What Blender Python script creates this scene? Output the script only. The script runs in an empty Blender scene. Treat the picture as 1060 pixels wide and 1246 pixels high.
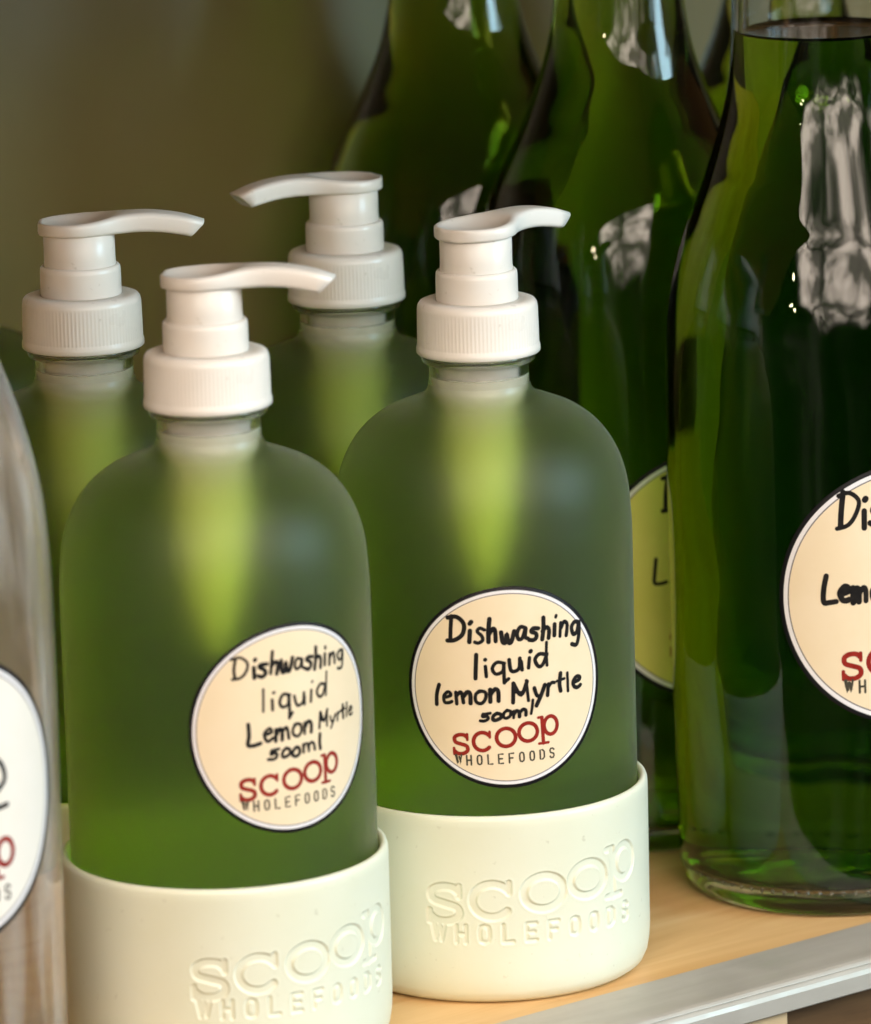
import bpy, math, random
import numpy as np
from math import pi, sin, cos, radians, sqrt

random.seed(7)
S = bpy.context.scene
MM = 0.001

# ------------------------------------------------------------------ camera
cam_d = bpy.data.cameras.new('camera')
cam = bpy.data.objects.new('camera', cam_d)
S.collection.objects.link(cam)
S.camera = cam
cam_d.sensor_fit = 'HORIZONTAL'
cam_d.sensor_width = 36.0
cam_d.lens = 7002.0 / 1060.0 * 36.0
cam_d.clip_start = 0.05
cam_d.clip_end = 50.0
CAM_H = 423.8
from mathutils import Matrix, Vector
pitch, roll = radians(12.45), radians(1.62)
fwd = Vector((0, cos(pitch), -sin(pitch)))
right = Vector((1, 0, 0))
up = right.cross(fwd)
# roll: the scene's verticals lean to the left at the top
r2 = right * cos(roll) - up * sin(roll)
u2 = right * sin(roll) + up * cos(roll)
M = Matrix((( r2.x, u2.x, -fwd.x, 0), (r2.y, u2.y, -fwd.y, 0), (r2.z, u2.z, -fwd.z, CAM_H * MM), (0, 0, 0, 1)))
cam.matrix_world = M
cam_d.dof.use_dof = True
cam_d.dof.focus_distance = 1.425
cam_d.dof.aperture_fstop = 16.0

# ------------------------------------------------------------------ world, light, exposure
w = bpy.data.worlds.new('World')
S.world = w
w.use_nodes = True
bg = w.node_tree.nodes['Background']
wn = w.node_tree
w_tc = wn.nodes.new('ShaderNodeTexCoord')
w_mp = wn.nodes.new('ShaderNodeMapping')
w_mp.inputs['Scale'].default_value = (1.0, 1.0, 0.75)
w_mp.inputs['Location'].default_value = (0.35, 0.1, 0.6)
w_no = wn.nodes.new('ShaderNodeTexNoise')
w_no.inputs['Scale'].default_value = 2.6
w_no.inputs['Detail'].default_value = 3.0
w_no.inputs['Distortion'].default_value = 0.4
w_rp = wn.nodes.new('ShaderNodeValToRGB')
we = w_rp.color_ramp.elements
we[0].position, we[0].color = 0.42, (0.035, 0.028, 0.018, 1)
we[1].position, we[1].color = 0.70, (1.0, 0.88, 0.70, 1)
wx = we.new(0.55)
wx.color = (0.18, 0.15, 0.11, 1)
wn.links.new(w_tc.outputs['Generated'], w_mp.inputs[0])
wn.links.new(w_mp.outputs[0], w_no.inputs['Vector'])
wn.links.new(w_no.outputs[0], w_rp.inputs[0])
wn.links.new(w_rp.outputs[0], bg.inputs[0])
bg.inputs[1].default_value = 0.30

def area(name, loc, target, size, energy, col, size_y=None, branches=False):
    d = bpy.data.lights.new(name, 'AREA')
    d.energy = energy
    d.color = col
    d.shape = 'RECTANGLE'
    d.size = size
    d.size_y = size_y or size
    o = bpy.data.objects.new(name, d)
    S.collection.objects.link(o)
    o.location = loc
    o.rotation_euler = (Vector(target) - Vector(loc)).to_track_quat('-Z', 'Y').to_euler()
    # a diffuser that is brightest in the middle and uneven, not an even sheet
    d.use_nodes = True
    nt = d.node_tree
    em = nt.nodes['Emission']
    ge = nt.nodes.new('ShaderNodeNewGeometry')
    vm = nt.nodes.new('ShaderNodeVectorMath')
    vm.operation = 'DISTANCE'
    vm.inputs[1].default_value = (.5, .5, 0)
    nt.links.new(ge.outputs['Parametric'], vm.inputs[0])
    no = nt.nodes.new('ShaderNodeTexNoise')
    no.inputs['Scale'].default_value = 3.2
    no.inputs['Detail'].default_value = 0.0
    no.inputs['Distortion'].default_value = 0.6
    nt.links.new(ge.outputs['Parametric'], no.inputs['Vector'])
    ad = nt.nodes.new('ShaderNodeMath')
    ad.operation = 'MULTIPLY_ADD'
    ad.inputs[1].default_value = .45
    nt.links.new(no.outputs[0], ad.inputs[0])
    nt.links.new(vm.outputs['Value'], ad.inputs[2])
    mr = nt.nodes.new('ShaderNodeMapRange')
    mr.interpolation_type = 'SMOOTHSTEP'
    mr.inputs['From Min'].default_value = .50
    mr.inputs['From Max'].default_value = .64
    mr.inputs['To Min'].default_value = 1.35
    mr.inputs['To Max'].default_value = 0.0
    nt.links.new(ad.outputs[0], mr.inputs['Value'])
    last = mr.outputs[0]
    if branches:
        # a big shop window crossed by branches outside
        dn = nt.nodes.new('ShaderNodeTexNoise')
        dn.inputs['Scale'].default_value = 4.0
        dn.inputs['Detail'].default_value = 3.0
        nt.links.new(ge.outputs['Parametric'], dn.inputs['Vector'])
        mx = nt.nodes.new('ShaderNodeMixRGB')
        mx.inputs[0].default_value = .34
        nt.links.new(ge.outputs['Parametric'], mx.inputs[1])
        nt.links.new(dn.outputs['Color'], mx.inputs[2])
        vo = nt.nodes.new('ShaderNodeTexVoronoi')
        vo.feature = 'DISTANCE_TO_EDGE'
        vo.inputs['Scale'].default_value = 2.7
        nt.links.new(mx.outputs[0], vo.inputs['Vector'])
        m2 = nt.nodes.new('ShaderNodeMapRange')
        m2.inputs['From Min'].default_value = .008
        m2.inputs['From Max'].default_value = .075
        m2.inputs['To Min'].default_value = .15
        m2.inputs['To Max'].default_value = 1.15
        nt.links.new(vo.outputs['Distance'], m2.inputs['Value'])
        mu = nt.nodes.new('ShaderNodeMath')
        mu.operation = 'MULTIPLY'
        nt.links.new(last, mu.inputs[0])
        nt.links.new(m2.outputs[0], mu.inputs[1])
        # foliage and the street outside make it uneven
        n2 = nt.nodes.new('ShaderNodeTexNoise')
        n2.inputs['Scale'].default_value = 7.0
        n2.inputs['Detail'].default_value = 4.0
        nt.links.new(ge.outputs['Parametric'], n2.inputs['Vector'])
        m3 = nt.nodes.new('ShaderNodeMapRange')
        m3.inputs['From Min'].default_value = .42
        m3.inputs['From Max'].default_value = .60
        m3.inputs['To Min'].default_value = .22
        m3.inputs['To Max'].default_value = 1.7
        nt.links.new(n2.outputs[0], m3.inputs['Value'])
        m4 = nt.nodes.new('ShaderNodeMath')
        m4.operation = 'MULTIPLY'
        nt.links.new(mu.outputs[0], m4.inputs[0])
        nt.links.new(m3.outputs[0], m4.inputs[1])
        last = m4.outputs[0]
    nt.links.new(last, em.inputs['Strength'])
    return o

area('shop_window', (0.30, 0.42, 0.78), (0.0, 1.40, 0.12), 2.4, 46.0, (1.0, 0.835, 0.69), 1.6, True)
area('window_light', (1.25, 1.02, 0.55), (0.02, 1.42, 0.10), 0.8, 24.0, (0.56, 0.86, 1.0), 0.9)
for i, p in enumerate(((-0.74, 0.15, 0.94), (-0.70, 0.05, 0.74), (-0.72, 0.0, 0.56), (-0.62, 0.0, 0.50))):
    d = bpy.data.lights.new('spot_lamp', 'POINT')
    d.energy = 1.5
    d.color = (1.0, 0.75, 0.5)
    d.shadow_soft_size = 0.02
    o = bpy.data.objects.new('spot_lamp', d)
    S.collection.objects.link(o)
    o.location = p

S.view_settings.view_transform = 'Standard'
S.view_settings.look = 'None'
S.view_settings.exposure = 0.15
S.view_settings.gamma = 1.0
S.render.engine = 'CYCLES'
cy = S.cycles
cy.max_bounces = 24
cy.transmission_bounces = 20
cy.glossy_bounces = 8
cy.diffuse_bounces = 5
cy.volume_bounces = 2
cy.transparent_max_bounces = 16
cy.caustics_refractive = True
cy.caustics_reflective = True
cy.blur_glossy = 0.3
cy.sample_clamp_indirect = 3.0
cy.use_denoising = True
cy.denoiser = 'OPENIMAGEDENOISE'

# ------------------------------------------------------------------ materials
def mat(name):
    m = bpy.data.materials.new(name)
    m.use_nodes = True
    nt = m.node_tree
    for n in list(nt.nodes):
        nt.nodes.remove(n)
    out = nt.nodes.new('ShaderNodeOutputMaterial')
    return m, nt, out

def princ(nt, col, rough=0.5, **kw):
    b = nt.nodes.new('ShaderNodeBsdfPrincipled')
    b.inputs['Base Color'].default_value = (*col, 1)
    b.inputs['Roughness'].default_value = rough
    for k, v in kw.items():
        b.inputs[k.replace('_', ' ')].default_value = v
    return b

def N(nt, t, **kw):
    n = nt.nodes.new(t)
    for k, v in kw.items():
        setattr(n, k, v)
    return n

def noise_col(nt, c1, c2, scale, vec=None, detail=4, lo=0.35, hi=0.65, rough=0.55):
    no = N(nt, 'ShaderNodeTexNoise')
    no.inputs['Scale'].default_value = scale
    no.inputs['Detail'].default_value = detail
    no.inputs['Roughness'].default_value = rough
    if vec is not None:
        nt.links.new(vec, no.inputs['Vector'])
    r = N(nt, 'ShaderNodeValToRGB')
    r.color_ramp.elements[0].position = lo
    r.color_ramp.elements[1].position = hi
    r.color_ramp.elements[0].color = (*c1, 1)
    r.color_ramp.elements[1].color = (*c2, 1)
    nt.links.new(no.outputs[0], r.inputs[0])
    return r.outputs[0], no.outputs[0]

def bump(nt, b, h, strength, dist):
    bp = N(nt, 'ShaderNodeBump')
    bp.inputs['Strength'].default_value = strength
    bp.inputs['Distance'].default_value = dist
    nt.links.new(h, bp.inputs['Height'])
    nt.links.new(bp.outputs[0], b.inputs['Normal'])

def plastic(name, c1, c2, rough, sss=0.0, scale=60, bs=0.03):
    m, nt, out = mat(name)
    tc = N(nt, 'ShaderNodeTexCoord')
    b = princ(nt, c1, rough)
    col, h = noise_col(nt, c1, c2, scale, tc.outputs['Object'])
    # faint dust and scuffs
    du = N(nt, 'ShaderNodeTexNoise')
    du.inputs['Scale'].default_value = 420
    du.inputs['Detail'].default_value = 2
    nt.links.new(tc.outputs['Object'], du.inputs['Vector'])
    dm = N(nt, 'ShaderNodeMapRange')
    dm.inputs['From Min'].default_value = .70
    dm.inputs['From Max'].default_value = .78
    dm.inputs['To Max'].default_value = .35
    nt.links.new(du.outputs[0], dm.inputs['Value'])
    mc = N(nt, 'ShaderNodeMixRGB')
    mc.inputs[2].default_value = (c1[0] * .55, c1[1] * .52, c1[2] * .45, 1)
    nt.links.new(dm.outputs[0], mc.inputs[0])
    nt.links.new(col, mc.inputs[1])
    nt.links.new(mc.outputs[0], b.inputs['Base Color'])
    rr = N(nt, 'ShaderNodeMapRange')
    rr.inputs['To Min'].default_value = rough - .10
    rr.inputs['To Max'].default_value = rough + .12
    nt.links.new(h, rr.inputs['Value'])
    nt.links.new(rr.outputs[0], b.inputs['Roughness'])
    if sss:
        b.inputs['Subsurface Weight'].default_value = sss
        b.inputs['Subsurface Radius'].default_value = (1, .9, .7)
        b.inputs['Subsurface Scale'].default_value = 0.002
    no = N(nt, 'ShaderNodeTexNoise')
    no.inputs['Scale'].default_value = 900
    nt.links.new(tc.outputs['Object'], no.inputs['Vector'])
    bump(nt, b, no.outputs[0], bs, 0.0004)
    nt.links.new(b.outputs[0], out.inputs[0])
    return m

M_pump = plastic('white_pump_plastic', (.80, .76, .71), (.84, .80, .75), .30)
M_tube = plastic('white_chamber_plastic', (.88, .88, .80), (.9, .9, .82), .5)
M_sleeve = plastic('mint_silicone', (.715, .735, .59), (.75, .77, .64), .42, .15, 25, .05)

def frosted(name):
    m, nt, out = mat(name)
    tc = N(nt, 'ShaderNodeTexCoord')
    sep = N(nt, 'ShaderNodeSeparateXYZ')
    nt.links.new(tc.outputs['Object'], sep.inputs[0])
    # the frosting stops at the clear glass of the neck
    mr = N(nt, 'ShaderNodeMapRange')
    mr.inputs['From Min'].default_value = 0.1445
    mr.inputs['From Max'].default_value = 0.1515
    mr.inputs['To Min'].default_value = 1.0
    mr.inputs['To Max'].default_value = 0.0
    nt.links.new(sep.outputs[2], mr.inputs['Value'])
    rg = N(nt, 'ShaderNodeMapRange')
    rg.inputs['To Min'].default_value = 0.10
    rg.inputs['To Max'].default_value = 0.47
    nt.links.new(mr.outputs[0], rg.inputs['Value'])
    no = N(nt, 'ShaderNodeTexNoise')
    no.inputs['Scale'].default_value = 40
    no.inputs['Detail'].default_value = 5
    nt.links.new(tc.outputs['Object'], no.inputs['Vector'])
    ma = N(nt, 'ShaderNodeMath', operation='MULTIPLY_ADD')
    ma.inputs[1].default_value = 0.08
    nt.links.new(no.outputs[0], ma.inputs[0])
    nt.links.new(rg.outputs[0], ma.inputs[2])
    g = princ(nt, (1, 1, 1), .4, IOR=1.42, Transmission_Weight=1.0)
    nt.links.new(ma.outputs[0], g.inputs['Roughness'])
    tr = N(nt, 'ShaderNodeBsdfTranslucent')
    tr.inputs[0].default_value = (.92, .95, .75, 1)
    df = N(nt, 'ShaderNodeBsdfDiffuse')
    df.inputs[0].default_value = (.55, .62, .5, 1)
    mx = N(nt, 'ShaderNodeMixShader')
    mx.inputs[0].default_value = 0.05
    nt.links.new(tr.outputs[0], mx.inputs[1])
    nt.links.new(df.outputs[0], mx.inputs[2])
    m2 = N(nt, 'ShaderNodeMixShader')
    mf = N(nt, 'ShaderNodeMath', operation='MULTIPLY')
    mf.inputs[1].default_value = 0.10
    nt.links.new(mr.outputs[0], mf.inputs[0])
    nt.links.new(mf.outputs[0], m2.inputs[0])
    nt.links.new(g.outputs[0], m2.inputs[1])
    nt.links.new(mx.outputs[0], m2.inputs[2])
    nt.links.new(m2.outputs[0], out.inputs[0])
    return m
M_frost = frosted('frosted_glass')

def clear_glass(name, tint=(1, 1, 1)):
    m, nt, out = mat(name)
    tc = N(nt, 'ShaderNodeTexCoord')
    g = princ(nt, tint, 0.0, IOR=1.5, Transmission_Weight=1.0)
    mp = N(nt, 'ShaderNodeMapping')
    mp.inputs['Scale'].default_value = (1, 1, .45)
    nt.links.new(tc.outputs['Object'], mp.inputs[0])
    no = N(nt, 'ShaderNodeTexNoise')
    no.inputs['Scale'].default_value = 34
    no.inputs['Detail'].default_value = 0.6
    no.inputs['Distortion'].default_value = 0.6
    nt.links.new(mp.outputs[0], no.inputs['Vector'])
    bump(nt, g, no.outputs[0], .42, .004)
    nt.links.new(g.outputs[0], out.inputs[0])
    return m
M_glass = clear_glass('clear_glass')
def light_hazed(name):  # pale diffuse streaks painted in for light refracted by the clear bottle
    m = clear_glass(name)
    nt = m.node_tree
    out = [n for n in nt.nodes if n.type == 'OUTPUT_MATERIAL'][0]
    g = [n for n in nt.nodes if n.type == 'BSDF_PRINCIPLED'][0]
    df = N(nt, 'ShaderNodeBsdfDiffuse')
    df.inputs[0].default_value = (.78, .79, .78, 1)
    tc = N(nt, 'ShaderNodeTexCoord')
    mp = N(nt, 'ShaderNodeMapping')
    mp.inputs['Scale'].default_value = (1, 1, .12)
    nt.links.new(tc.outputs['Object'], mp.inputs[0])
    no = N(nt, 'ShaderNodeTexNoise')
    no.inputs['Scale'].default_value = 120
    nt.links.new(mp.outputs[0], no.inputs['Vector'])
    mr = N(nt, 'ShaderNodeMapRange')
    mr.inputs['From Min'].default_value = .42
    mr.inputs['From Max'].default_value = .65
    mr.inputs['To Min'].default_value = .04
    mr.inputs['To Max'].default_value = .26
    nt.links.new(no.outputs[0], mr.inputs['Value'])
    mx = N(nt, 'ShaderNodeMixShader')
    nt.links.new(mr.outputs[0], mx.inputs[0])
    nt.links.new(g.outputs[0], mx.inputs[1])
    nt.links.new(df.outputs[0], mx.inputs[2])
    nt.links.new(mx.outputs[0], out.inputs[0])
    return m
M_light_haze = light_hazed('light_hazed_glass')

def liquid(name, ior, density, col, rough=0.0):
    m, nt, out = mat(name)
    g = princ(nt, (1, 1, 1), rough, IOR=ior, Transmission_Weight=1.0)
    nt.links.new(g.outputs[0], out.inputs[0])
    if density:
        a = N(nt, 'ShaderNodeVolumeAbsorption')
        a.inputs[0].default_value = (*col, 1)
        a.inputs[1].default_value = density
        nt.links.new(a.outputs[0], out.inputs['Volume'])
    return m
GREEN = (.82, .92, .24)
M_liq_side = liquid('green_liquid_side', 1.34 / 1.5, 54, GREEN)
M_liq_top = liquid('green_liquid_top', 1.34, 54, GREEN)
M_dliq_side = liquid('deep_green_liquid_side', 1.34 / 1.5, 110, (.70, .82, .05))
M_dliq_top = liquid('deep_green_liquid_top', 1.34, 110, (.70, .82, .05))
M_gliq_side = liquid('dark_green_liquid_side', 1.34 / 1.5, 128, (.70, .82, .05))
M_gliq_top = liquid('dark_green_liquid_top', 1.34, 128, (.70, .82, .05))
M_dip = liquid('clear_plastic_tube', 1.05, 0, GREEN)
M_water_side = liquid('clear_liquid_side', 1.34 / 1.5, 1.5, (.9, .85, .6))
M_water_top = liquid('clear_liquid_top', 1.34, 1.5, (.9, .85, .6))

def flat(name, col, rough=.6, c2=None, scale=150):
    m, nt, out = mat(name)
    b = princ(nt, col, rough)
    if max(col) < .3:
        b.inputs['Specular IOR Level'].default_value = .15
    if c2:
        tc = N(nt, 'ShaderNodeTexCoord')
        c, h = noise_col(nt, col, c2, scale, tc.outputs['Object'])
        nt.links.new(c, b.inputs['Base Color'])
    nt.links.new(b.outputs[0], out.inputs[0])
    return m
M_black = flat('black_print', (.012, .011, .014), .45)
M_ink = flat('black_marker_ink', (.006, .006, .007), .6, (.016, .014, .013), 500)
M_white = flat('white_sticker_edge', (.78, .77, .80), .4)
M_grey = flat('grey_line_print', (.16, .15, .17), .5)
M_cream = flat('cream_paper', (.82, .69, .50), .42, (.80, .665, .465), 90)
M_creamw = flat('white_paper', (.82, .79, .74), .42, (.80, .77, .71), 90)
M_yellow_lit = flat('yellow_lit_paper', (.74, .69, .17), .45, (.68, .63, .14), 60)  # cream label with yellow light through green liquid put into its colour
M_red = flat('red_print', (.23, .014, .010), .5, (.29, .024, .016), 500)
M_dkgrey = flat('dark_grey_print', (.06, .055, .04), .5)

def wood(name, c1, c2, c3, ang):
    m, nt, out = mat(name)
    tc = N(nt, 'ShaderNodeTexCoord')
    mp = N(nt, 'ShaderNodeMapping')
    mp.inputs['Rotation'].default_value = (0, 0, ang)
    mp.inputs['Scale'].default_value = (3.0, 34, 20)
    nt.links.new(tc.outputs['Object'], mp.inputs[0])
    b = princ(nt, c1, .42)
    no = N(nt, 'ShaderNodeTexNoise')
    no.inputs['Scale'].default_value = 2.2
    no.inputs['Detail'].default_value = 8
    no.inputs['Roughness'].default_value = .62
    no.inputs['Distortion'].default_value = .6
    nt.links.new(mp.outputs[0], no.inputs['Vector'])
    r = N(nt, 'ShaderNodeValToRGB')
    e = r.color_ramp.elements
    e[0].position, e[0].color = .28, (*c2, 1)
    e[1].position, e[1].color = .72, (*c3, 1)
    x = e.new(.5)
    x.color = (*c1, 1)
    nt.links.new(no.outputs[0], r.inputs[0])
    nt.links.new(r.outputs[0], b.inputs['Base Color'])
    bump(nt, b, no.outputs[0], .15, .0006)
    nt.links.new(b.outputs[0], out.inputs[0])
    return m
SH = radians(38.3)           # the shelf runs away to the right
M_wood = wood('pine_shelf_wood', (.70, .44, .20), (.57, .32, .12), (.78, .53, .27), 0)
M_wood_pale = wood('pale_plywood', (.62, .45, .27), (.5, .34, .19), (.68, .52, .34), 0)
M_wood_dark = wood('brown_wood', (.16, .085, .035), (.08, .04, .016), (.24, .14, .06), 0)

def metal():
    m, nt, out = mat('brushed_aluminium')
    tc = N(nt, 'ShaderNodeTexCoord')
    mp = N(nt, 'ShaderNodeMapping')
    mp.inputs['Scale'].default_value = (8, 60, 60)
    nt.links.new(tc.outputs['Object'], mp.inputs[0])
    b = princ(nt, (.5, .47, .43), .42, Metallic=.35)
    c, h = noise_col(nt, (.46, .43, .385), (.51, .48, .435), 3, mp.outputs[0], 6)
    nt.links.new(c, b.inputs['Base Color'])
    c2, h2 = noise_col(nt, (.42, .42, .42), (.58, .58, .58), 60, tc.outputs['Object'], 6)
    nt.links.new(c2, b.inputs['Roughness'])
    bump(nt, b, h, .04, .0002)
    nt.links.new(b.outputs[0], out.inputs[0])
    return m
M_metal = metal()

def wallmat():
    m, nt, out = mat('olive_brown_panel')
    tc = N(nt, 'ShaderNodeTexCoord')
    b = princ(nt, (.12, .09, .035), .30)
    b.inputs['Specular IOR Level'].default_value = .8
    c, h = noise_col(nt, (.26, .21, .09), (.31, .26, .122), 9, tc.outputs['Object'], 5)
    nt.links.new(c, b.inputs['Base Color'])
    no = N(nt, 'ShaderNodeTexNoise')
    no.inputs['Scale'].default_value = 30
    nt.links.new(tc.outputs['Object'], no.inputs['Vector'])
    bump(nt, b, no.outputs[0], .05, .002)
    nt.links.new(b.outputs[0], out.inputs[0])
    return m
M_wall = wallmat()

# ------------------------------------------------------------------ mesh helpers (all numbers in mm)
def mesh_obj(name, verts, faces, mats, parent=None, smooth=True, midx=None, loc=None):
    me = bpy.data.meshes.new(name)
    me.from_pydata([(x * MM, y * MM, z * MM) for x, y, z in verts], [], faces)
    if not isinstance(mats, (list, tuple)):
        mats = [mats]
    for m in mats:
        me.materials.append(m)
    if midx is not None:
        me.polygons.foreach_set('material_index', midx)
    if smooth:
        me.polygons.foreach_set('use_smooth', [True] * len(me.polygons))
    me.update()
    o = bpy.data.objects.new(name, me)
    S.collection.objects.link(o)
    if parent:
        o.parent = parent
    if loc:
        o.location = Vector(loc) * MM
    return o

def smooth_profile(pts, sub=6):
    """Catmull-Rom through (r,z) points; a point given with a third item True stays a corner."""
    P = [tuple(p[:2]) for p in pts]
    corner = [len(p) > 2 for p in pts]
    out = []
    n = len(P)
    for i in range(n - 1):
        p1, p2 = P[i], P[i + 1]
        p0 = P[i - 1] if i > 0 and not corner[i] else (2 * p1[0] - p2[0], 2 * p1[1] - p2[1])
        p3 = P[i + 2] if i + 2 < n and not corner[i + 1] else (2 * p2[0] - p1[0], 2 * p2[1] - p1[1])
        for k in range(sub):
            t = k / sub
            q = []
            for a, b, c, d in zip(p0, p1, p2, p3):
                q.append(.5 * (2 * b + (c - a) * t + (2 * a - 5 * b + 4 * c - d) * t * t + (3 * b - a - 3 * c + d) * t ** 3))
            out.append(tuple(q))
    out.append(P[-1])
    return [(max(r, 0), z) for r, z in out]

def lathe(prof, n=96, rib=None, flip=False):
    """prof from bottom-centre outwards/upwards gives outward normals; r==0 ends become poles"""
    V, F, rows = [], [], []
    for r, z in prof:
        if r < 1e-6:
            rows.append([len(V)])
            V.append((0, 0, z))
        else:
            row = []
            for k in range(n):
                a = 2 * pi * k / n
                rr = r if rib is None else rib(r, z, k, a)
                row.append(len(V))
                V.append((rr * cos(a), rr * sin(a), z))
            rows.append(row)
    for A, B in zip(rows, rows[1:]):
        if len(A) == 1 and len(B) == 1:
            continue
        for k in range(n):
            k2 = (k + 1) % n
            if len(A) == 1:
                f = (A[0], B[k2], B[k])
            elif len(B) == 1:
                f = (A[k], A[k2], B[0])
            else:
                f = (A[k], A[k2], B[k2], B[k])
            F.append(tuple(reversed(f)) if flip else f)
    return V, F

def join(*vf):
    V, F = [], []
    for v, f in vf:
        o = len(V)
        V += v
        F += [tuple(i + o for i in q) for q in f]
    return V, F

def box(x0, x1, y0, y1, z0, z1, bev=0.0):
    import bmesh
    bm = bmesh.new()
    bmesh.ops.create_cube(bm, size=1)
    for v in bm.verts:
        v.co = Vector(((x0 + x1) / 2 + v.co.x * (x1 - x0), (y0 + y1) / 2 + v.co.y * (y1 - y0), (z0 + z1) / 2 + v.co.z * (z1 - z0)))
    if bev:
        bmesh.ops.bevel(bm, geom=list(bm.edges), offset=bev, segments=3, affect='EDGES', profile=.5)
    bm.verts.index_update()
    V = [tuple(v.co) for v in bm.verts]
    F = [tuple(v.index for v in f.verts) for f in bm.faces]
    bm.free()
    return V, F

def thing(name, loc, label, cat, group=None, rz=0.0):
    o = bpy.data.objects.new(name, None)
    S.collection.objects.link(o)
    o.empty_display_size = .02
    o.location = Vector(loc) * MM
    o.rotation_euler = (0, 0, rz)
    o['label'] = label
    o['category'] = cat
    if group:
        o['group'] = group
    return o

# ------------------------------------------------------------------ stroke lettering
def catmull(P, sub=6):
    if len(P) < 3:
        return list(P)
    out = []
    n = len(P)
    for i in range(n - 1):
        p0 = P[max(i - 1, 0)]
        p1, p2 = P[i], P[i + 1]
        p3 = P[min(i + 2, n - 1)]
        for k in range(sub):
            t = k / sub
            out.append(tuple(.5 * (2 * b + (c - a) * t + (2 * a - 5 * b + 4 * c - d) * t * t + (3 * b - a - 3 * c + d) * t ** 3)
                             for a, b, c, d in zip(p0, p1, p2, p3)))
    out.append(P[-1])
    return out

def arc(cx, cy, rx, ry, a0, a1, n=14):
    return [(cx + rx * cos(radians(a0 + (a1 - a0) * k / n)), cy + ry * sin(radians(a0 + (a1 - a0) * k / n))) for k in range(n + 1)]

# marker handwriting: x-height .55, ascender 1, y=0 the line; (advance, strokes)
HW = {
 'D': (.82, [[(.12, .02), (.10, .5), (.12, 1.0)], [(-.04, .93), (.35, 1.0), (.66, .72), (.62, .32), (.34, .06), (.0, .0)]]),
 'i': (.30, [[(.12, .52), (.13, .02)], [(.13, .80), (.15, .84)]]),
 's': (.48, [[(.38, .52), (.18, .56), (.08, .42), (.30, .28), (.36, .12), (.20, .0), (.02, .05)]]),
 'h': (.54, [[(.10, 1.0), (.10, .5), (.09, .0)], [(.10, .36), (.26, .55), (.39, .42), (.40, .0)]]),
 'w': (.66, [[(.04, .54), (.12, .04), (.24, .06), (.30, .44), (.36, .05), (.48, .05), (.58, .58)]]),
 'a': (.54, [[(.40, .50), (.20, .56), (.06, .32), (.14, .03), (.32, .10), (.41, .52), (.42, .14), (.50, .02)]]),
 'n': (.54, [[(.08, .55), (.09, .0)], [(.09, .34), (.24, .56), (.38, .44), (.40, .0)]]),
 'g': (.56, [[(.42, .50), (.22, .58), (.07, .36), (.16, .08), (.34, .14), (.43, .54), (.44, .05), (.36, -.36), (.10, -.36)]]),
 'l': (.30, [[(.10, 1.0), (.09, .5), (.10, .0)]]),
 'q': (.56, [[(.42, .50), (.22, .58), (.06, .34), (.16, .06), (.36, .14), (.42, .54), (.41, 0), (.44, -.40)], [(.44, -.38), (.54, -.24)]]),
 'u': (.56, [[(.07, .55), (.08, .14), (.22, .02), (.38, .16), (.42, .55)], [(.42, .4), (.44, .02)]]),
 'd': (.58, [[(.42, .46), (.22, .56), (.06, .32), (.16, .03), (.34, .10), (.44, .5)], [(.45, 1.02), (.44, .5), (.46, .0)]]),
 'L': (.66, [[(.10, 1.0), (.07, .5), (.06, .06), (.30, .0), (.55, .05)]]),
 'e': (.50, [[(.08, .28), (.34, .34), (.34, .50), (.20, .57), (.06, .34), (.12, .06), (.28, .0), (.42, .08)]]),
 'm': (.78, [[(.07, .55), (.08, .0)], [(.08, .34), (.20, .55), (.32, .42), (.33, .0)], [(.33, .34), (.47, .56), (.60, .42), (.62, .0)]]),
 'o': (.54, [[(.26, .56), (.08, .42), (.08, .12), (.26, .0), (.44, .16), (.42, .44), (.26, .56), (.16, .52)]]),
 'M': (.86, [[(.08, .0), (.10, .92)], [(.10, .92), (.36, .34), (.62, .95)], [(.62, .95), (.66, .0)], [(.1, .5), (.36, .42)]]),
 'y': (.54, [[(.06, .55), (.14, .18), (.28, .12)], [(.46, .58), (.30, .10), (.12, -.34)]]),
 'r': (.42, [[(.08, .55), (.09, .0)], [(.09, .34), (.20, .54), (.36, .54)]]),
 't': (.42, [[(.20, .90), (.18, .4), (.22, .02)], [(.02, .55), (.38, .58)]]),
 '5': (.50, [[(.40, .66), (.14, .64)], [(.14, .64), (.10, .40), (.32, .42), (.38, .18), (.22, .02), (.02, .08)]]),
 '0': (.46, [[(.22, .62), (.07, .44), (.08, .12), (.22, .0), (.38, .16), (.36, .48), (.22, .62)]]),
 ' ': (.30, []),
}

def handwriting(text, x0, x1, y0, y1, h, rnd, jit=.07):
    """strokes of a word from (x0,y0) to (x1,y1), ascender height h (mm)"""
    tot = sum(HW[c][0] for c in text)
    L = sqrt((x1 - x0) ** 2 + (y1 - y0) ** 2)
    k = L / tot
    ca, sa = (x1 - x0) / L, (y1 - y0) / L
    out, x = [], 0.0
    for c in text:
        adv, st = HW[c]
        dy = rnd.uniform(-jit, jit) * h
        sc = 1 + rnd.uniform(-jit, jit) * 1.5
        sl = .06 + rnd.uniform(-.05, .05)
        for s in st:
            q = []
            for px, py in s:
                px += rnd.uniform(-.028, .028)
                py += rnd.uniform(-.028, .028)
                X = (x + px + sl * py) * k
                Y = py * h * sc + dy
                q.append((x0 + X * ca - Y * sa * .3, y0 + X * sa + Y))
            out.append(catmull(q, 5))
        x += adv
    return out

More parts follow.
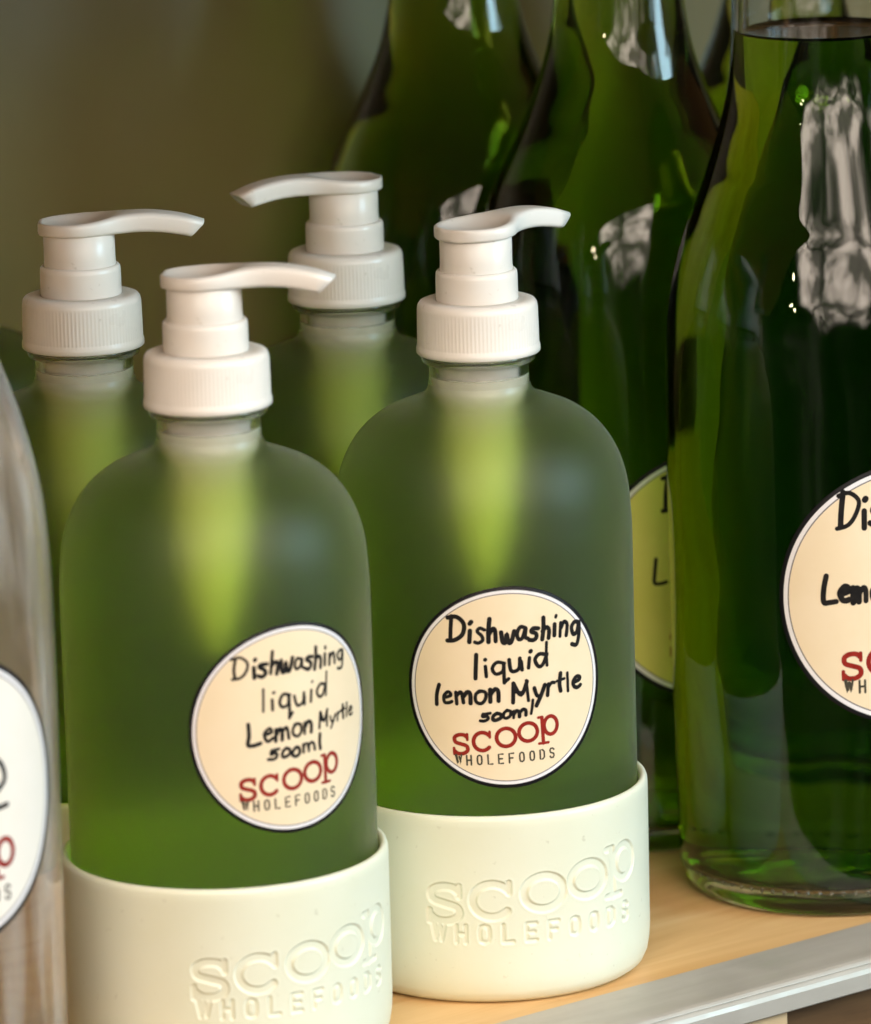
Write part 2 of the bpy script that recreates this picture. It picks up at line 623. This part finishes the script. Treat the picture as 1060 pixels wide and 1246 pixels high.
# slab logotype; x,y in units of the word's width; each letter: strokes in a local box (w,h)
def logo_strokes(weight=1.0):
    """returns (list of red strokes with half widths), (list of small grey strokes) in units of the word width"""
    red = []
    def put(st, cx, cy, hw):
        red.append(([(cx + x, cy + y) for x, y in st], hw * weight))
    T, t = .0185, .0130
    # s
    sx, sy = .075, .0
    put(catmull([(.058, .066), (.030, .088), (-.02, .088), (-.056, .064), (-.050, .022), (0, .002), (.052, -.018), (.060, -.060), (.022, -.088), (-.03, -.088), (-.062, -.064)], 5), sx, sy, T)
    put([(.062, .094), (.062, .040)], sx, sy, t)
    put([(-.066, -.094), (-.066, -.036)], sx, sy, t)
    # c
    put(arc(0, 0, .082, .086, 42, 318, 22), .275, .020, T)
    put([(.070, .090), (.070, .036)], .275, .020, t)
    # o o
    put(arc(0, 0, .088, .086, 0, 360, 28), .495, .046, T)
    put(arc(0, 0, .088, .086, 0, 360, 28), .705, .076, T)
    # p
    px, py = .905, .112
    put(arc(.022, .0, .066, .086, 0, 360, 26), px, py, T)
    put([(-.062, .086), (-.058, -.16)], px, py, T * .95)
    put([(-.098, .088), (-.060, .088)], px, py, t)
    put([(-.100, -.160), (-.008, -.160)], px, py, t)
    # second line, narrow capitals
    g = []
    h = .088
    w = .040
    y0 = -.198
    xs = [.045 + .098 * k for k in range(10)]
    def G(x, sts, ww=w, hh=h):
        for s in sts:
            g.append(([(x + a * ww, y0 + b * hh) for a, b in s], .0080 * weight))
    O = [[(0.5, 0), (.12, .08), (.0, .3), (.0, .7), (.12, .92), (.5, 1), (.88, .92), (1, .7), (1, .3), (.88, .08), (.5, 0)]]
    W = [[(-.15, 1.1), (.2, .1), (.55, 1.05), (.85, .1), (1.25, 1.1)], [(.1, 1.1), (.38, .3)], [(.72, .9), (.98, .35)]]
    letters = [W, [[(0, 0), (0, 1)], [(1, 0), (1, 1)], [(0, .5), (1, .5)]], O, [[(0, 1), (0, 0), (1, 0)]],
               [[(1, 1), (0, 1), (0, 0), (1, 0)], [(0, .5), (.8, .5)]], [[(1, 1), (0, 1), (0, 0)], [(0, .5), (.8, .5)]],
               O, O, [[(0, 0), (0, 1), (.6, 1), (1, .8), (1, .2), (.6, 0), (0, 0)]],
               [[(1, .85), (.7, 1), (.2, 1), (0, .8), (.1, .58), (.9, .42), (1, .2), (.75, 0), (.2, 0), (0, .15)]]]
    for x, l in zip(xs, letters):
        G(x - w / 2, l)
    return red, g

def ribbon(strokes, mp, z0=0.0, zstep=.0015):
    """strokes: [(points, half width)] in label mm; mp(s, z, lift) -> xyz"""
    V, F = [], []
    lift = z0
    for P, hw in strokes:
        lift += zstep
        # resample
        Q = [P[0]]
        for p in P[1:]:
            a = Q[-1]
            d = sqrt((p[0] - a[0]) ** 2 + (p[1] - a[1]) ** 2)
            if d < 1e-4:
                continue
            m = max(1, int(d / 1.2))
            for k in range(1, m + 1):
                Q.append((a[0] + (p[0] - a[0]) * k / m, a[1] + (p[1] - a[1]) * k / m))
        n = len(Q)
        if n < 2:
            continue
        closed = sqrt((Q[0][0] - Q[-1][0]) ** 2 + (Q[0][1] - Q[-1][1]) ** 2) < 1e-3
        L, R = [], []
        for i in range(n):
            a = Q[(i - 1) if i > 0 else (n - 2 if closed else 0)]
            b = Q[(i + 1) if i < n - 1 else (1 if closed else n - 1)]
            dx, dy = b[0] - a[0], b[1] - a[1]
            l = sqrt(dx * dx + dy * dy) or 1
            nx, ny = -dy / l * hw, dx / l * hw
            L.append(len(V)); V.append(mp(Q[i][0] + nx, Q[i][1] + ny, lift))
            R.append(len(V)); V.append(mp(Q[i][0] - nx, Q[i][1] - ny, lift))
        for i in range(n - 1):
            F.append((L[i], R[i], R[i + 1], L[i + 1]))
        if not closed:
            for e, (nb) in ((0, 1), (n - 1, n - 2)):
                dx, dy = Q[e][0] - Q[nb][0], Q[e][1] - Q[nb][1]
                a0 = math.atan2(dy, dx)
                fan = []
                for k in range(7):
                    a = a0 - pi / 2 + pi * k / 6
                    fan.append(len(V))
                    V.append(mp(Q[e][0] + hw * cos(a), Q[e][1] + hw * sin(a), lift))
                F.append(tuple(fan))
    return V, F

def cyl_map(R, a0):
    """label mm -> bottle surface; a0 = azimuth of label s=0 ; s grows to the viewer's right"""
    def f(s, z, lift=0.0):
        a = a0 + s / R
        return ((R + lift) * cos(a), (R + lift) * sin(a), z)
    return f

def make_label(parent, R, a_cam, sc, zc, rad, paper, words, logo, slant, seed, ring_black=.028):
    """round sticker bent round the bottle. sc = arc offset (mm) of its centre from the camera-side azimuth"""
    rnd = random.Random(seed)
    cm = cyl_map(R, a_cam)
    def mp(x, y, lift=0.0):
        return cm(sc + x, zc + y, .12 + lift)
    rings = [0] + [.04 + .0805 * k for k in range(12)] + [.935, .966, 1.0]
    mi_r = [0] * 12 + [2, 1, 3]
    n = 120
    V, F, mi = [], [], []
    V.append(mp(0, 0))
    for r in rings[1:]:
        for k in range(n):
            a = 2 * pi * k / n
            V.append(mp(r * rad * cos(a), r * rad * sin(a)))
    # thin edge going down to the glass
    for k in range(n):
        a = 2 * pi * k / n
        p = cm(sc + rad * cos(a), zc + rad * sin(a), .01)
        V.append(p)
    for k in range(n):
        F.append((0, 1 + k, 1 + (k + 1) % n)); mi.append(0)
    for j in range(len(rings) - 1):   # band j+1 .. j+2, the last one is the cut edge
        a0 = 1 + j * n
        b0 = 1 + (j + 1) * n
        for k in range(n):
            k2 = (k + 1) % n
            F.append((a0 + k, b0 + k, b0 + k2, a0 + k2))
            mi.append(mi_r[j + 1] if j + 1 < len(mi_r) else 3)
    lab = mesh_obj('label', V, F, [paper, M_white, M_grey, M_black], parent, True, mi)
    # handwriting
    st = []
    for (t, x0, x1, y0, y1, h, hw) in words:
        if isinstance(t, list):
            for s in t:
                st.append((catmull(s, 5), hw))
        else:
            for s in handwriting(t, x0, x1, y0, y1, h, rnd):
                st.append((s, hw * rnd.uniform(.78, 1.15)))
    if st:
        V, F = ribbon(st, mp, .03)
        mesh_obj('handwriting', V, F, M_ink, lab, False)
    red, grey = logo_strokes()
    lx, ly, lw = logo
    ca, sa = cos(slant), sin(slant)
    def tr(P):
        return [(lx + (x * ca - y * sa) * lw, ly + (x * sa + y * ca) * lw) for x, y in P]
    V, F = ribbon([(tr(P), hw * lw) for P, hw in red], mp, .02)
    mesh_obj('printed_name', V, F, M_red, lab, False)
    V, F = ribbon([(tr(P), hw * lw * 1.05) for P, hw in grey], mp, .025)
    mesh_obj('printed_name', V, F, M_dkgrey, lab, False)
    return lab

# ------------------------------------------------------------------ bottles
def glass_and_liquid(root, outer, wall, z_floor, z_level, z_top, gmat, side, top, name='glass_body', fr_floor_r=None, n=128):
    """outer: (r,z) profile bottom->top. The glass mesh = outer wall, lip, inner wall down to the level;
    the liquid closes it (its side faces are the glass/liquid boundary)."""
    op = smooth_profile(outer, 6)
    # inner profile by offsetting inwards
    inner = []
    for i, (r, z) in enumerate(op):
        a = op[max(i - 1, 0)]
        b = op[min(i + 1, len(op) - 1)]
        dx, dz = b[0] - a[0], b[1] - a[1]
        l = sqrt(dx * dx + dz * dz) or 1
        nx, nz = -dz / l, dx / l
        rr, zz = r + nx * wall, z + nz * wall
        if zz > z_floor + 6 and rr > 2:
            inner.append((rr, zz))
    inner = [p for i, p in enumerate(inner) if i == 0 or p[1] > inner[i - 1][1] + .01]
    rf = inner[0][0]
    floor = [(0, z_floor + 2.2), (rf * .5, z_floor + 1.4), (rf * .8, z_floor + .2), (rf * .94, z_floor + 1.2), (rf * .99, z_floor + 3.6)]
    full = floor + inner
    lo = [p for p in full if p[1] < z_level - .2]
    hi = [p for p in full if p[1] >= z_level - .2 and p[1] < z_top - .4]
    # radius at the level
    import bisect
    r_lv = None
    for p, q in zip(full, full[1:]):
        if p[1] <= z_level <= q[1]:
            r_lv = p[0] + (q[0] - p[0]) * (z_level - p[1]) / max(q[1] - p[1], 1e-6)
    hi = [p for p in hi if p[1] > z_level + .3]
    V1, F1 = lathe(op + [(op[-1][0] - wall * .3, z_top + .25), (op[-1][0] - wall * .8, z_top + .1)] + list(reversed(hi)) + [(r_lv, z_level)], n)
    mesh_obj(name, V1, F1, gmat, root)
    # liquid: side + meniscus + top
    lp = lo + [(r_lv, z_level)]
    V2, F2 = lathe(lp, n)
    k = len(F2)
    V3, F3 = lathe([(r_lv, z_level), (r_lv - 1.0, z_level - .7), (r_lv - 2.4, z_level - 1.1), (r_lv * .5, z_level - 1.2), (0, z_level - 1.2)], n)
    V, F = join((V2, F2), (V3, F3))
    mesh_obj('liquid', V, F, [side, top], root, True, [0] * k + [1] * len(F3))

FROST_OUT = [(0, 3.2), (20, 2.6), (29, 1.2), (32, 1.0), (35.2, 2.6), (36.8, 6.5), (37, 12), (37, 50), (37, 90), (37, 108), (36.8, 116), (35.9, 124.5),
             (33.6, 131.5), (29.8, 137.3), (24.6, 141.6), (19, 144.1), (15, 145.6), (13, 147.4), (12.4, 150), (12.35, 153.2), (12.6, 154.0),
             (13.9, 154.6), (14.1, 156.0), (13.6, 157.0), (12.2, 157.4), (11.9, 160), (11.9, 166)]

# recessed logotype of the silicone sleeve: height field from the distance to the strokes
def sleeve_mesh(a_cam, s0, z0, width, deboss=True):
    R, zr = 39.5, 48.4
    # side wall columns: dense where the logotype is
    if deboss:
        s_lo, s_hi = s0 - 4, s0 + width + 4
        nd = 400
        th = list(np.linspace(s_lo / R, s_hi / R, nd))
        rest = 2 * pi - (s_hi - s_lo) / R
        m = 70
        th += [s_hi / R + rest * k / m for k in range(1, m)]
    else:
        th = [2 * pi * k / 96 for k in range(96)]
    th = np.array(th)
    prof_low = [(0, 2.0), (26, 2.0), (28, .4), (33.5, 0), (35.8, .3), (37.7, 1.6), (38.7, 3.8), (39.2, 6.8), (39.4, 10)]
    prof_up = [(39.5, 45.5), (39.45, 47.1), (39.15, 48.0), (38.6, 48.4), (38.0, 48.3), (37.5, 47.7), (37.25, 46.6), (37.2, 40)]
    zs = np.linspace(12, 45, 160) if deboss else np.array([12., 30., 44.])
    n = len(th)
    V, F, rows = [], [], []
    def addrow(r, z):
        if np.isscalar(r) and r < 1e-6:
            rows.append([len(V)]); V.append((0, 0, z)); return
        base = len(V)
        rr = np.broadcast_to(r, (n,))
        for a, q in zip(th, rr):
            V.append((q * cos(a_cam + a), q * sin(a_cam + a), z))
        rows.append(list(range(base, base + n)))
    for r, z in prof_low:
        addrow(r, z)
    if deboss:
        red, grey = logo_strokes()
        segs = []
        for P, hw in red:
            for a, b in zip(P, P[1:]):
                segs.append((a, b, hw * width * .90))
        for P, hw in grey:
            for a, b in zip(P, P[1:]):
                segs.append((a, b, hw * width * .95))
        X, Z = np.meshgrid(th[:nd] * R, zs)
        D = np.full(X.shape, 9.0)
        for a, b, hw in segs:
            ax, ay = s0 + a[0] * width, z0 + a[1] * width * .82
            bx, by = s0 + b[0] * width, z0 + b[1] * width * .82
            dx, dy = bx - ax, by - ay
            l2 = dx * dx + dy * dy or 1e-9
            t = np.clip(((X - ax) * dx + (Z - ay) * dy) / l2, 0, 1)
            d = np.hypot(X - ax - t * dx, Z - ay - t * dy) - hw
            D = np.minimum(D, d)
        t = np.clip((.22 - D) / .44, 0, 1)
        dep = .50 * t * t * (3 - 2 * t)
        # a faint raised lip round every letter
        dep -= .05 * np.exp(-((D - .42) / .22) ** 2)
    for i, z in enumerate(zs):
        base_r = 39.4 + .1 * (z - 10) / 35
        if deboss:
            r = np.full(n, base_r)
            r[:nd] -= dep[i]
            addrow(r, z)
        else:
            addrow(base_r, z)
    for r, z in prof_up:
        addrow(r, z)
    for A, B in zip(rows, rows[1:]):
        for k in range(n):
            k2 = (k + 1) % n
            if len(A) == 1:
                F.append((A[0], B[k2], B[k]))
            else:
                F.append((A[k], A[k2], B[k2], B[k]))
    return V, F

def superellipse(w, t, b, x, n=32, e=3.2):
    """cross-section ring at x: half-width w, top t, bottom b"""
    ring = []
    h = (t - b) / 2
    c = (t + b) / 2
    for k in range(n):
        a = 2 * pi * k / n
        ca, sa = cos(a), sin(a)
        y = w * math.copysign(abs(ca) ** (2 / e), ca)
        z = c + h * math.copysign(abs(sa) ** (2 / e), sa)
        ring.append((x, y, z))
    return ring

def nozzle_mesh():
    L = 34.0
    xs = [-10.15, -10.0, -9.6, -8.9, -7.8, -6.3, -4.5, -2.5, -.5, 1.5, 3.5, 5.5, 7.2, 8.8, 10.4, 12, 14, 16, 18, 20, 22, 24, 26, 27.4, 28.4, 32.8]
    TT = catmull([(-11, 3.6), (-10.2, 3.6), (-5, 3.7), (0, 3.9), (6, 4.5), (12, 5.1), (18, 5.2), (24, 4.6), (29, 3.6), (33.2, 2.5), (35, 2.0)], 8)
    TB = catmull([(-11, 0), (-10.2, 0), (8, 0), (16, .15), (22, -.2), (28, -1.2), (33.2, -2.4), (35, -3)], 8)
    def interp(x, T):
        return float(np.interp(x, [p[0] for p in T], [p[1] for p in T]))
    Tt, Tb = TT, TB
    V, rows = [], []
    n = 36
    for i, x in enumerate(xs):
        if x < 5:
            w = sqrt(max(10.2 ** 2 - x * x, .2))
        else:
            w5 = sqrt(10.2 ** 2 - 25)
            w = 4.1 + (w5 - 4.1) * math.exp(-((x - 5) / 5.0) ** 1.3) - .02 * max(0, x - 14)
        t, b = interp(x, Tt), interp(x, Tb)
        if i == 0:
            t, b = 2.6, .9
        elif i == 1:
            t, b = 3.1, .4
        ring = superellipse(w, t, b, x, n, 4.5 if x > 2 else 5.5)
        R2 = []
        for (X, Y, Z) in ring:
            # the hollow of the thumb rest
            rr = sqrt((X + .5) ** 2 / 1.25 + Y * Y)
            if Z > (t + b) / 2 + .3 * (t - b) / 2:
                R2.append((X, Y, Z - 2.3 * max(0, 1 - (rr / 8.8) ** 2)))
                # slanted tip: the top lip runs further than the bottom
            else:
                R2.append((X, Y, Z))
        rows.append(R2)
    # slanted cut at the tip
    last = rows[-1]
    zt = max(p[2] for p in last)
    zb = min(p[2] for p in last)
    def cut(p):
        fr = (p[2] - zb) / (zt - zb)
        x = p[0] + 3.9 * fr - 3.6
        return (x, p[1], p[2] + (interp(x, Tb) - interp(p[0], Tb)) * (1 - fr) - .3 * fr)
    rows[-1] = [cut(p) for p in last]
    # hollow inside the tip
    cyy = 0
    cz = (zt + zb) / 2
    inner = [(p[0] - .1, p[1] * .72, cz + (p[2] - cz) * .68) for p in rows[-1]]
    deep = [(p[0] - 5, p[1] * .95, p[2] + .6) for p in inner]
    rows += [inner, deep]
    base = 0
    F = []
    # cap rings with extra inner rings so the dished top stays smooth
    for r in rows:
        V += r
    m = n
    for j in range(len(rows) - 1):
        for k in range(m):
            k2 = (k + 1) % m
            F.append((j * m + k, j * m + k2, (j + 1) * m + k2, (j + 1) * m + k))
    F.append(tuple(reversed(range(m))))
    j = len(rows) - 1
    F.append(tuple(range(j * m, j * m + m)))
    F = [tuple(reversed(f)) for f in F]
    V = [(8 + (x - 8) * .93 if x > 8 else x, y, z) for x, y, z in V]
    return V, F

def collar_mesh():
    ribs = 96
    n = ribs * 4
    def rib(r, z, k, a):
        if 158.8 < z < 167.6 and r > 13:
            return r + (.05 if k % 4 in (1, 2) else -.02)
        return r
    prof = [(12.0, 157.6), (12.4, 156.7), (15.0, 156.5), (15.3, 156.8), (15.3, 158.0), (15.05, 158.7), (15.0, 159.0), (14.95, 163), (14.85, 167.4),
            (14.85, 167.9), (14.7, 168.7), (14.2, 169.4), (13.4, 169.7), (10.3, 169.8), (10.3, 169.0)]
    return lathe(prof, n, rib)

def stem_meshes():
    ring = lathe([(9.9, 169.2), (10.15, 169.9), (10.1, 175.6), (10.0, 176.6), (9.6, 177.1), (9.1, 177.2), (9.1, 176.5)], 72)
    stem = lathe([(9.0, 176.0), (9.0, 177.4), (8.9, 179), (8.9, 185.2), (8.6, 185.4)], 72)
    return ring, stem

def tube_mesh():
    return lathe([(2.0, 98), (2.0, 100), (2.6, 101), (3.4, 104), (4.6, 109), (5.9, 115), (7.1, 122), (7.9, 129), (8.5, 137), (9.4, 144), (9.8, 150), (9.8, 156), (11.2, 156.4), (11.2, 160)], 64)

def dip_mesh():
    return lathe([(0, 7), (1.9, 7), (2.0, 7.6), (2.0, 98.8), (0, 99)], 24)

_shared = {}
def add_shared(name, key, vf, m, parent, smooth=True):
    if key in _shared:
        o = bpy.data.objects.new(name, _shared[key])
        S.collection.objects.link(o)
        o.parent = parent
        return o
    V, F = vf()
    o = mesh_obj(name, V, F, m, parent, smooth)
    _shared[key] = o.data
    return o

def frosted_bottle(x, y, aim, label, sleeve=None, lab=None):
    root = thing('soap_dispenser', (x, y, 0), label, 'soap dispenser', 'frosted pump bottles on the shelf')
    a_cam = math.atan2(-y, -x)
    if 'fb' in _shared:
        for nm, k in (('glass_body', 'fb'), ('liquid', 'fl')):
            o = bpy.data.objects.new(nm, _shared[k])
            S.collection.objects.link(o)
            o.parent = root
    else:
        glass_and_liquid(root, FROST_OUT, 1.9, 4.0, 151.0, 166.0, M_frost, M_liq_side, M_liq_top)
        for o in root.children:
            _shared['fb' if o.name.startswith('glass') else 'fl'] = o.data
    add_shared('collar', 'collar', collar_mesh, M_pump, root)
    add_shared('locking_ring', 'ring', lambda: stem_meshes()[0], M_pump, root)
    add_shared('pump_stem', 'stem', lambda: stem_meshes()[1], M_pump, root)
    nz = add_shared('nozzle', 'nozzle', nozzle_mesh, M_pump, root)
    nz.location = (0, 0, 185.0 * MM)
    nz.rotation_euler = (0, 0, radians(aim))
    add_shared('pump_chamber', 'tube', tube_mesh, M_tube, root)
    add_shared('dip_tube', 'dip', dip_mesh, M_dip, root)
    if sleeve:
        V, F = sleeve_mesh(a_cam, *sleeve)
        mesh_obj('silicone_sleeve', V, F, M_sleeve, root)
    else:
        add_shared('silicone_sleeve', 'plain_sleeve', lambda: sleeve_mesh(0, 0, 0, 0, False), M_sleeve, root)
    if lab:
        make_label(root, 37.0, a_cam, *lab)
    return root

# labels: (arc centre, z centre, radius, paper, words, logo(x,y,width), slant, seed)
WA = [('Dishwashing', -14.6, 16.6, 13.3, 13.6, 5.0, .45), ('liquid', -8.4, 10.6, 4.6, 6.2, 5.6, .36),
      ('Lemon', -11.6, 5.6, -3.0, -1.7, 5.2, .44), ('Myrtle', 7.0, 19.6, -1.4, -.3, 3.6, .34), ('500ml', -6.8, 8.4, -7.0, -6.2, 3.4, .42)]
WB = [('Dishwashing', -14.8, 19.6, 11.8, 11.2, 5.8, .54), ('liquid', -8.6, 10.6, 2.8, 4.8, 5.6, .50),
      ('lemon', -18.4, -1.6, -4.0, -3.2, 5.0, .52), ('Myrtle', .6, 19.6, -3.6, -2.0, 5.0, .48), ('500ml', -7.2, 6.6, -8.2, -6.8, 3.0, .46)]
frosted_bottle(-53.1, 1335.7, -8, 'frosted green pump bottle in front, its round handwritten label turned to the right',
               (-9.0, 26.5, 58.0), (17.8, 85.3, 25.2, M_cream, WA, (-13.8, -13.6, 26.6), radians(0.5), 3))
frosted_bottle(11.7, 1392.9, 46, 'frosted green pump bottle behind and right of the front one, handwritten label facing forward',
               (-16.6, 26.2, 59.5), (5.2, 80.2, 25.2, M_cream, WB, (-14.0, -14.0, 26.4), radians(1.5), 5))
frosted_bottle(-86.9, 1415.4, 2, 'shaded frosted pump bottle at the left, behind the front dispenser, nozzle to the right')
frosted_bottle(-21.5, 1470.3, 208, 'rear frosted pump bottle with its nozzle pointing left, unlike the others')
frosted_bottle(-131, 1503.0, 200, 'pump bottle at the far left edge, only a sliver of its collar in view')

# tall bottles
def refined(P):
    return P
TALL_OUT = [(0, 5.5), (22, 4.6), (31, 2.2), (34.2, 0.4), (36.6, 0.7), (38.6, 3.0), (39.8, 7.5), (40.3, 14), (40.8, 40), (41.4, 70), (41.6, 100), (41.6, 130), (41.2, 145), (40.2, 156),
            (38.4, 165), (35.9, 174), (33, 181.5), (28, 196), (25.2, 206), (23.8, 214), (23.1, 224), (23, 240), (23, 262), (24.6, 264), (25, 268), (24.4, 272), (23.2, 274)]
SLIM_OUT = [(0, 5.5), (22, 4.6), (31, 2.2), (34.2, 0.4), (36.6, 0.7), (38.6, 3.0), (39.8, 7.5), (40.3, 14), (40.6, 40), (40.8, 100), (40.7, 130), (40.0, 148), (38.4, 162),
            (35.6, 174), (31, 184), (25.6, 196), (21.6, 206), (18.8, 216), (17.2, 228), (16.2, 244), (15.6, 262), (16.8, 264), (17.2, 270), (15.6, 274)]
J_OUT = [(0, 5.5), (22, 4.6), (31, 2.2), (34.2, 0.4), (36.6, 0.7), (38.6, 3.0), (40.2, 7.5), (40.9, 14), (41.2, 40), (41.5, 80), (41.7, 110), (41.5, 130), (40.6, 144), (38.9, 154.5),
         (36.0, 166), (32.2, 177), (27, 190), (22, 204), (18.8, 218), (17.4, 236), (16.8, 262), (18, 264), (18.2, 270), (16.8, 274)]

def tall_bottle(x, y, prof, level, label, side, top, group, lab=None, name='glass_bottle', gm=None, dots=False):
    root = thing(name, (x, y, 0), label, 'bottle', group)
    glass_and_liquid(root, prof, 2.6, 5.6, level, 274.0, gm or M_glass, side, top)
    if dots:
        # row of moulded dots round the heel
        V, F = [], []
        for k in range(80):
            a = 2 * pi * k / 80
            v, f = lathe([(0, -.9), (.62, -.45), (.85, 0), (.62, .45), (0, .9)], 8)
            v = [(39.55 * cos(a) + p[0] * .7, 39.55 * sin(a) + p[1] * .7, 7.2 + p[2]) for p in v]
            V, F = join((V, F), (v, f))
        o = mesh_obj('moulded_dots', V, F, M_glass, root)
        o['kind'] = 'stuff'
    if lab:
        a_cam = math.atan2(-y, -x)
        make_label(root, 41.75, a_cam, *lab)
    return root

WG = [('Dishwashing', -19.2, 24, 18.2, 18.8, 9.0, .72), ('Lemon', -23.2, -4, -1.6, -.8, 7.2, .70), ('Myrtle', -1, 24, -.8, 0, 7.2, .70)]
WF = [('Dish', -14.6, 1.5, 18.2, 18.8, 9.0, .62), ('Lemon', -17.6, 3, -1.6, -.8, 7.2, .6)]
grp = 'tall bottles of deep green liquid'
tall_bottle(101.9, 1458.6, TALL_OUT, 225.5, 'large wide-necked bottle of dark green liquid at the right by the metal shelf trim', M_gliq_side, M_gliq_top, grp,
            (21.4, 85.8, 34.2, M_cream, WG, (-18.4, -18.0, 35.5), radians(1), 11), dots=True)
tall_bottle(52.5, 1523.5, SLIM_OUT, 236, 'tall green bottle just behind the wide-necked one, with a label tinted yellow like light through green liquid', M_dliq_side, M_dliq_top, grp,
            (23.5, 77.0, 34.2, M_yellow_lit, WF, (-13.2, -18.0, 35.5), radians(1), 12))
tall_bottle(9, 1579.5, SLIM_OUT, 236, 'rearmost tall green bottle, behind the left-pointing pump nozzle', M_dliq_side, M_dliq_top, grp)
tall_bottle(104, 1612, SLIM_OUT, 236, 'dark tall bottle mostly hidden behind the wide-necked bottle at upper right', M_dliq_side, M_dliq_top, grp)
WJ = [([[(7, 3), (10, 8), (14.5, 8.0), (16.2, 3.4), (12, .0)], [(8, -3.6), (16.6, -2.6)]], 0, 0, 0, 0, 0, .62)]
tall_bottle(-130, 1283, J_OUT, 232, 'clear bottle of colourless liquid with a white label, cut off by the left edge', M_water_side, M_water_top, None,
            (14.6, 84.5, 34.2, M_creamw, WJ, (-17.4, -18.0, 35.5), radians(1), 13), gm=M_light_haze)

# ------------------------------------------------------------------ shelf and wall (local axes: x along the edge, y to the back)
ex, ey = 12.47, 1339.98
sh = thing('display_shelf', (ex, ey, 0), 'pine display shelf with a flat aluminium trim along its front edge', 'shelf', None, SH)
V, F = box(-700, 700, 0.6, 237, -20, 0.0, 0.5)
mesh_obj('shelf_board', V, F, M_wood, sh, False)
V, F = box(-700, 700, -75, 237, 290, 312, 0.5)
mesh_obj('added_shade_board', V, F, M_wood, sh, False)  # unseen board added above the view to shade rear bottles and wall
# aluminium angle: flat top, rounded nose, groove, front face
def extrude(prof, x0, x1):
    V, F = [], []
    m = len(prof)
    for x in (x0, x1):
        for y, z in prof:
            V.append((x, y, z))
    for k in range(m):
        k2 = (k + 1) % m
        F.append((k, k2, m + k2, m + k))
    F.append(tuple(reversed(range(m))))
    F.append(tuple(range(m, 2 * m)))
    return V, F
tp = [(0.3, .35), (-20.0, .35), (-21.4, .25), (-22.3, -.1), (-22.8, -.6), (-22.95, -.8), (-22.6, -1.05), (-23.0, -1.3), (-23.6, -1.9), (-24.0, -3.0), (-24.0, -7.0), (-23.6, -7.4),
      (-22.6, -7.4), (-22.4, -2.2), (0.3, -1.6)]
V, F = extrude(tp, -700, 700)
mesh_obj('metal_trim', V, F, M_metal, sh, False)
# timber under the trim
V, F = box(-700, 74.2, -21.5, -.4, -60, -7.6, .4)
mesh_obj('pale_front_board', V, F, M_wood_pale, sh, False)
V, F = box(75.2, 700, -16.5, -.4, -60, -7.6, .4)
mesh_obj('brown_front_board', V, F, M_wood_dark, sh, False)

V, F = box(-900, 900, 0, 20, -300, 900, 0)
wl = mesh_obj('back_wall', V, F, M_wall, None, False)
wl.location = (Vector((ex, ey, 0)) + Vector((-sin(SH), cos(SH), 0)) * 237.5) * MM
wl.rotation_euler = (0, 0, SH)
wl['kind'] = 'structure'
